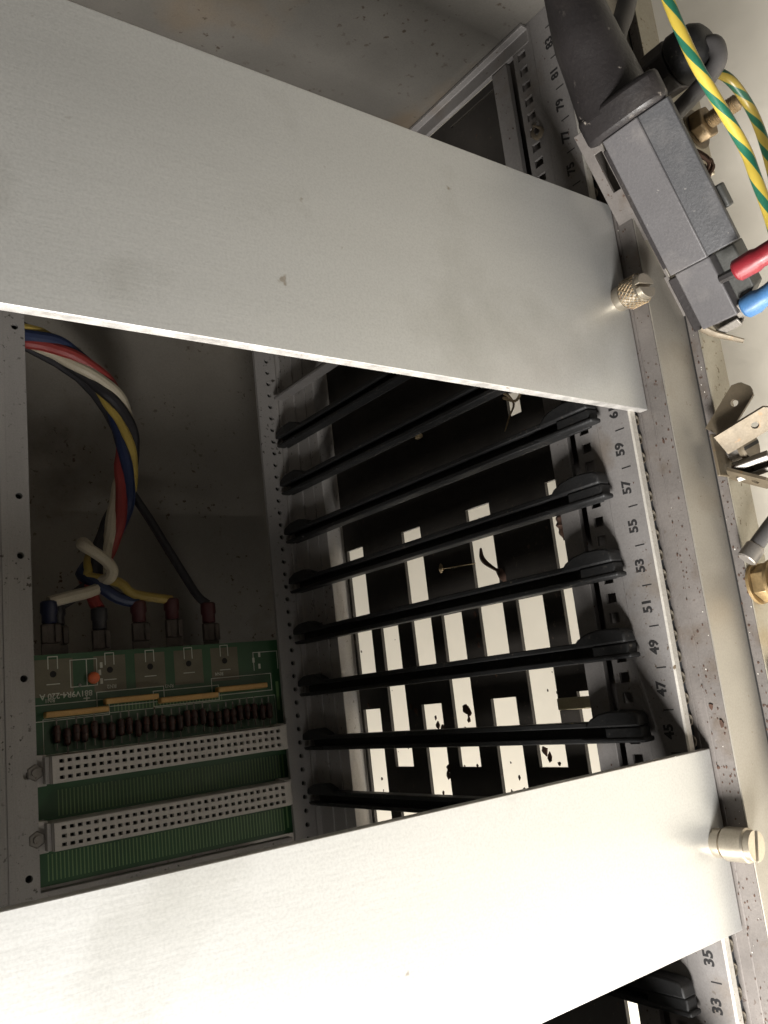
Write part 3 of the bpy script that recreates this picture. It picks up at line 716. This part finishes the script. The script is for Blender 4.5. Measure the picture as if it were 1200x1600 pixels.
# ------------------------------------------------------------------ terminals along the strip
t1 = thing('terminal_cluster', (295, -11, -15), 'slotted screw with three fanned blade tabs beside number 57', 'terminal')
mb = MB(); mb.lathe((296, -10.8, -15.8), (0, -1, 0), [(0, 3.0), (4.2, 3.0)], 20); part('spacer', mb, 'dull_steel', t1)
mb = MB(); mb.lathe((296, -15.2, -15.8), (0, -1, 0), [(0, 3.2), (.2, 4.2), (1.3, 4.3), (1.9, 3.9)], 24); part('screw_head', mb, 'tinned', t1)
mb = MB(Matrix.Translation((296, -17.15, -15.8)) @ Matrix.Rotation(rad(70), 4, 'Y')); mb.box(-3.9, 3.9, -.02, .3, -.45, .45); part('screw_slot', mb, 'dark_hole', t1)
mb = MB(); mb.box(289, 300, -11.6, -10.8, -19.5, -8.2); part('tab_base', mb, 'tinned', t1, .2)
blade(frame_T((300, -12, -9.5), Vector((8.8, -7, -3.0)), (.25, -.35, .9)), 'blade_tab', t1, L_=14)
blade(frame_T((296.5, -13.2, -8.5), Vector((4.4, -13.0, -3.5)), (-.72, -.25, .6)), 'blade_tab', t1, L_=15)
blade(frame_T((289.8, -11.6, -12.0), Vector((-5.5, -9.5, -4.0)), (-.82, .4, .4)), 'blade_tab', t1, L_=11)
receptacle((289.6, -13.0, -12.6), Vector((1.4, -10, -3.4)), (-.6, -.2, .75), t1, 'dull_steel', 9, 2.3)
mb = MB(); mb.tube([(291.2, -22, -15.8), (293.5, -32, -20), (296, -45, -28), (297, -60, -36)], 1.7, 10, 5); part('insulation', mb, 'w_gry', t1)

t2 = thing('brass_terminal', (262, -12, -16), 'brass nut stack with a grey lead beside number 53 at the right edge', 'terminal')
mb = MB(); mb.lathe((261.5, -10.8, -16.5), (0, -1, 0), [(0, 5.2), (.8, 5.2)], 24); part('washer', mb, 'brass', t2)
mb = MB(); mb.lathe((261.5, -11.7, -16.5), (0, -1, 0), [(0, 4.6), (.4, 4.9), (3.2, 4.9), (3.6, 4.6)], 6); part('hex_nut', mb, 'brass', t2, .15)
mb = MB(); mb.lathe((261.5, -15.4, -16.5), (0, -1, 0), [(0, 5.4), (.9, 5.4)], 24); part('washer', mb, 'brass', t2)
mb = MB(); mb.lathe((261.5, -16.4, -16.5), (0, -1, 0), [(0, 4.4), (.4, 4.7), (3.2, 4.7), (3.6, 4.3)], 6); part('hex_nut', mb, 'brass', t2, .15)
mb = MB(); mb.tube([(268, -13.5, -10.6), (272.5, -16.5, -13.5), (279, -20, -20), (288, -24, -33)], 1.9, 12, 5); part('insulation', mb, 'w_gry', t2)
mb = MB(); mb.lathe((267.2, -13, -10), Vector((5, -3.2, -3.6)), [(0, 2.1), (.3, 2.4), (4, 2.4), (4.5, 2.0)], 14); part('crimp_barrel', mb, 'dull_steel', t2)
blade(frame_T((258, -14.5, -16), Vector((-5, -7, -3)), (-.5, 0, .8)), 'blade_tab', t2, 'brass', 10)
mb = MB(); mb.lathe((240.6, -10.8, -17.6), (0, -1, 0), [(0, 3.2), (.8, 3.5), (1.8, 2.8), (2.1, 1.2)], 20)
solo('dark_rivet', mb, 'dark_rubber', (240.6, -11, -17.6), 'dark round rivet head low on the dusty mounting strip', 'rivet')

# ------------------------------------------------------------------ small things and debris
mb = MB(); mb.box(234.9, 238.2, 29.5, 44.5, .35, 2.4); mb.box(235.2, 237.9, 29.5, 32.2, 2.41, 5)
solo('ivory_clip', mb, 'clip', (236.5, 38, .3), 'small ivory plastic clip lying on the plate beside number 45', 'clip', bevel=.3)
mb = MB(); mb.tube([(285.9, 66.9, 2.2), (283, 66.3, 2.8), (280.9, 65.5, 2.0), (277.8, 61.8, 1.2)], lambda t: .35 + .5 * math.sin(t * 3.1), 7, 5); mb.tube([(278.5, 62.6, 1.2), (276.6, 60.4, 1.3), (273.8, 59.4, 1.0)], lambda t: .3 + 1.3 * math.sin(t * 3.1), 8, 5, .4)
solo('dead_insect', mb, 'brown', (280, 64, 0), 'thin brown dead insect lying over a lit slot', 'insect')
mb = MB(); mb.tube([(283.2, 87, 1.6), (282.8, 84.5, 1.8), (282, 71.3, 1.2)], .16, 6, 4); mb.tube([(284.9, 88.3, 1.2), (283.3, 87.5, 1.8), (282.0, 88.6, 1.3)], lambda t: .3 + .8 * math.sin(t * 3.1), 7, 4, .5)
solo('straw_fragment', mb, 'straw', (283, 82, 0), 'pale straw fragment with a fine thread between the guides', 'debris')
mb = MB(); mb.tube([(290.5, 29.6, 4), (287, 29.4, 4.6), (284.5, 29.6, 4.4), (281, 29.8, 4)], lambda t: 1.3 + 1.1 * math.sin(t * 3.1) + .25 * math.sin(t * 25), 9, 6)
solo('mud_nest', mb, 'brown', (286, 29.5, 3), 'ragged dark brown mud nest under the guide beside number 57', 'debris')
mb = MB(); mb.tube([(330.6, 47.5, 2), (328.5, 45.0, 2.6), (325.8, 44.3, 2), (323, 45.8, 2.6), (319, 49.6, 2)], lambda t: .5 - .3 * t, 6, 5); mb.tube([(329.5, 48.5, 1.5), (326.5, 43, 2.5), (328.5, 40.5, 2.0)], .45, 6, 5)
solo('straw_fragment', mb, 'straw', (326, 45, 1), 'crooked pale straw caught in the torn hole below the upper panel', 'debris')
mb = MB(); mb.tube([(330.2, 92.2, 1.2), (330.2, 89.8, 1.4)], lambda t: .9, 6, 3)
solo('straw_fragment', mb, 'straw', (330, 91, 0), 'tiny tan crumb in the black area under the upper panel', 'debris')
mb = MB(); mb.tube([(401.5, 14.5, 7.2), (398.5, 15.8, 8.2), (396, 14.2, 8.0), (398, 12.8, 7.4), (400, 14.6, 8.8)], lambda t: .25 + .5 * math.sin(t * 3.1), 7, 5, .35)
solo('dry_husk', mb, 'brown_straw', (399, 14, 7), 'dry curled husk caught on the square holes beside number 79', 'debris')
# flakes of dirt
def flake(mb, x, y, z, s):
    a0 = random.random() * 6.28; n = random.randint(5, 7); h = s * .25
    pts = [(x + math.cos(a0 + i * 6.28 / n) * s * random.uniform(.4, 1.2), y + math.sin(a0 + i * 6.28 / n) * s * random.uniform(.3, .8)) for i in range(n)]
    mb.prism(pts, z, z + h, 'Z')
mb = MB()
for x, y, s in ((239.4, 114.6, 1.0), (237.8, 112, 1.1), (235.2, 101.8, .9), (232.6, 101, 1.4), (231.5, 98.6, 1.2), (237.7, 85.8, 1.9), (235.8, 84.6, 1.6), (233.6, 84.9, 1.2), (231.2, 87.4, .7), (223.7, 53.6, 1.6), (222, 52.4, 1.2), (220.2, 49, 1.0),
                (259.4, 75.6, 1.0), (256.5, 76.0, .9), (266, 75.6, 1.0), (218.8, 97.9, 1.4), (216.5, 98.6, 1.2), (216.2, 66, .8), (212, 64.4, 1.4), (209.5, 63, 1.2), (210.7, 102.4, .8), (214.7, 136.5, .7), (248, 66, .9), (246.5, 70, .7), (241, 140, .8), (212, 70, .6), (207, 103, .7), (261, 141, .6), (225.5, 118.6, .6), (219.5, 84, .7)):
    flake(mb, x, y, .05, s * 1.15)
for i in range(110): flake(mb, random.uniform(150, 425), random.uniform(28, 144), .03, random.uniform(.2, .55))
solo('plate_dirt', mb, 'brown', (250, 90, 0), 'dark flakes and crumbs scattered over the slotted plate', 'debris', kind='stuff')
mb = MB()
cl = [random.uniform(130, 434) for _ in range(26)]
for i in range(520):
    x = random.uniform(130, 434) if i % 3 == 0 else random.choice(cl) + random.gauss(0, 4)
    u = random.random()
    if u < .45: flake(mb, x, random.uniform(-6.6, -1.6) , 1.53, random.uniform(.12, .42))
    elif u < .75: flake(mb, x, random.uniform(-10.2, -7.9), -12.98, random.uniform(.12, .5))
    elif u < .9: flake(mb, x, random.uniform(1.3, 11.4), 7.02, random.uniform(.08, .3))
    else: flake(mb, x, random.uniform(20.6, 26.6), 6.93, random.uniform(.1, .4))
for x, y, z, s in ((233.5, -3.6, 1.55, .9), (229.5, -5.6, 1.6, 1.0), (299.5, -4, 1.55, .7)): flake(mb, x, y, z, s)
solo('rail_dirt', mb, 'brown', (250, 0, 0), 'brown crumbs and rust flakes along the rail ledges', 'debris', kind='stuff')
mb = MB()
for i in range(60):
    x = random.uniform(130, 430); u = random.random()
    if u < .6: flake(mb, x, random.uniform(-10.2, -7.9), -12.97, random.uniform(.1, .3))
    else: flake(mb, x, random.uniform(-6.6, -1.6), 1.54, random.uniform(.08, .25))
solo('pale_grit', mb, 'glass', (250, -8, -13), 'pale grit specks along the dark joint of the mounting strip', 'debris', kind='stuff')
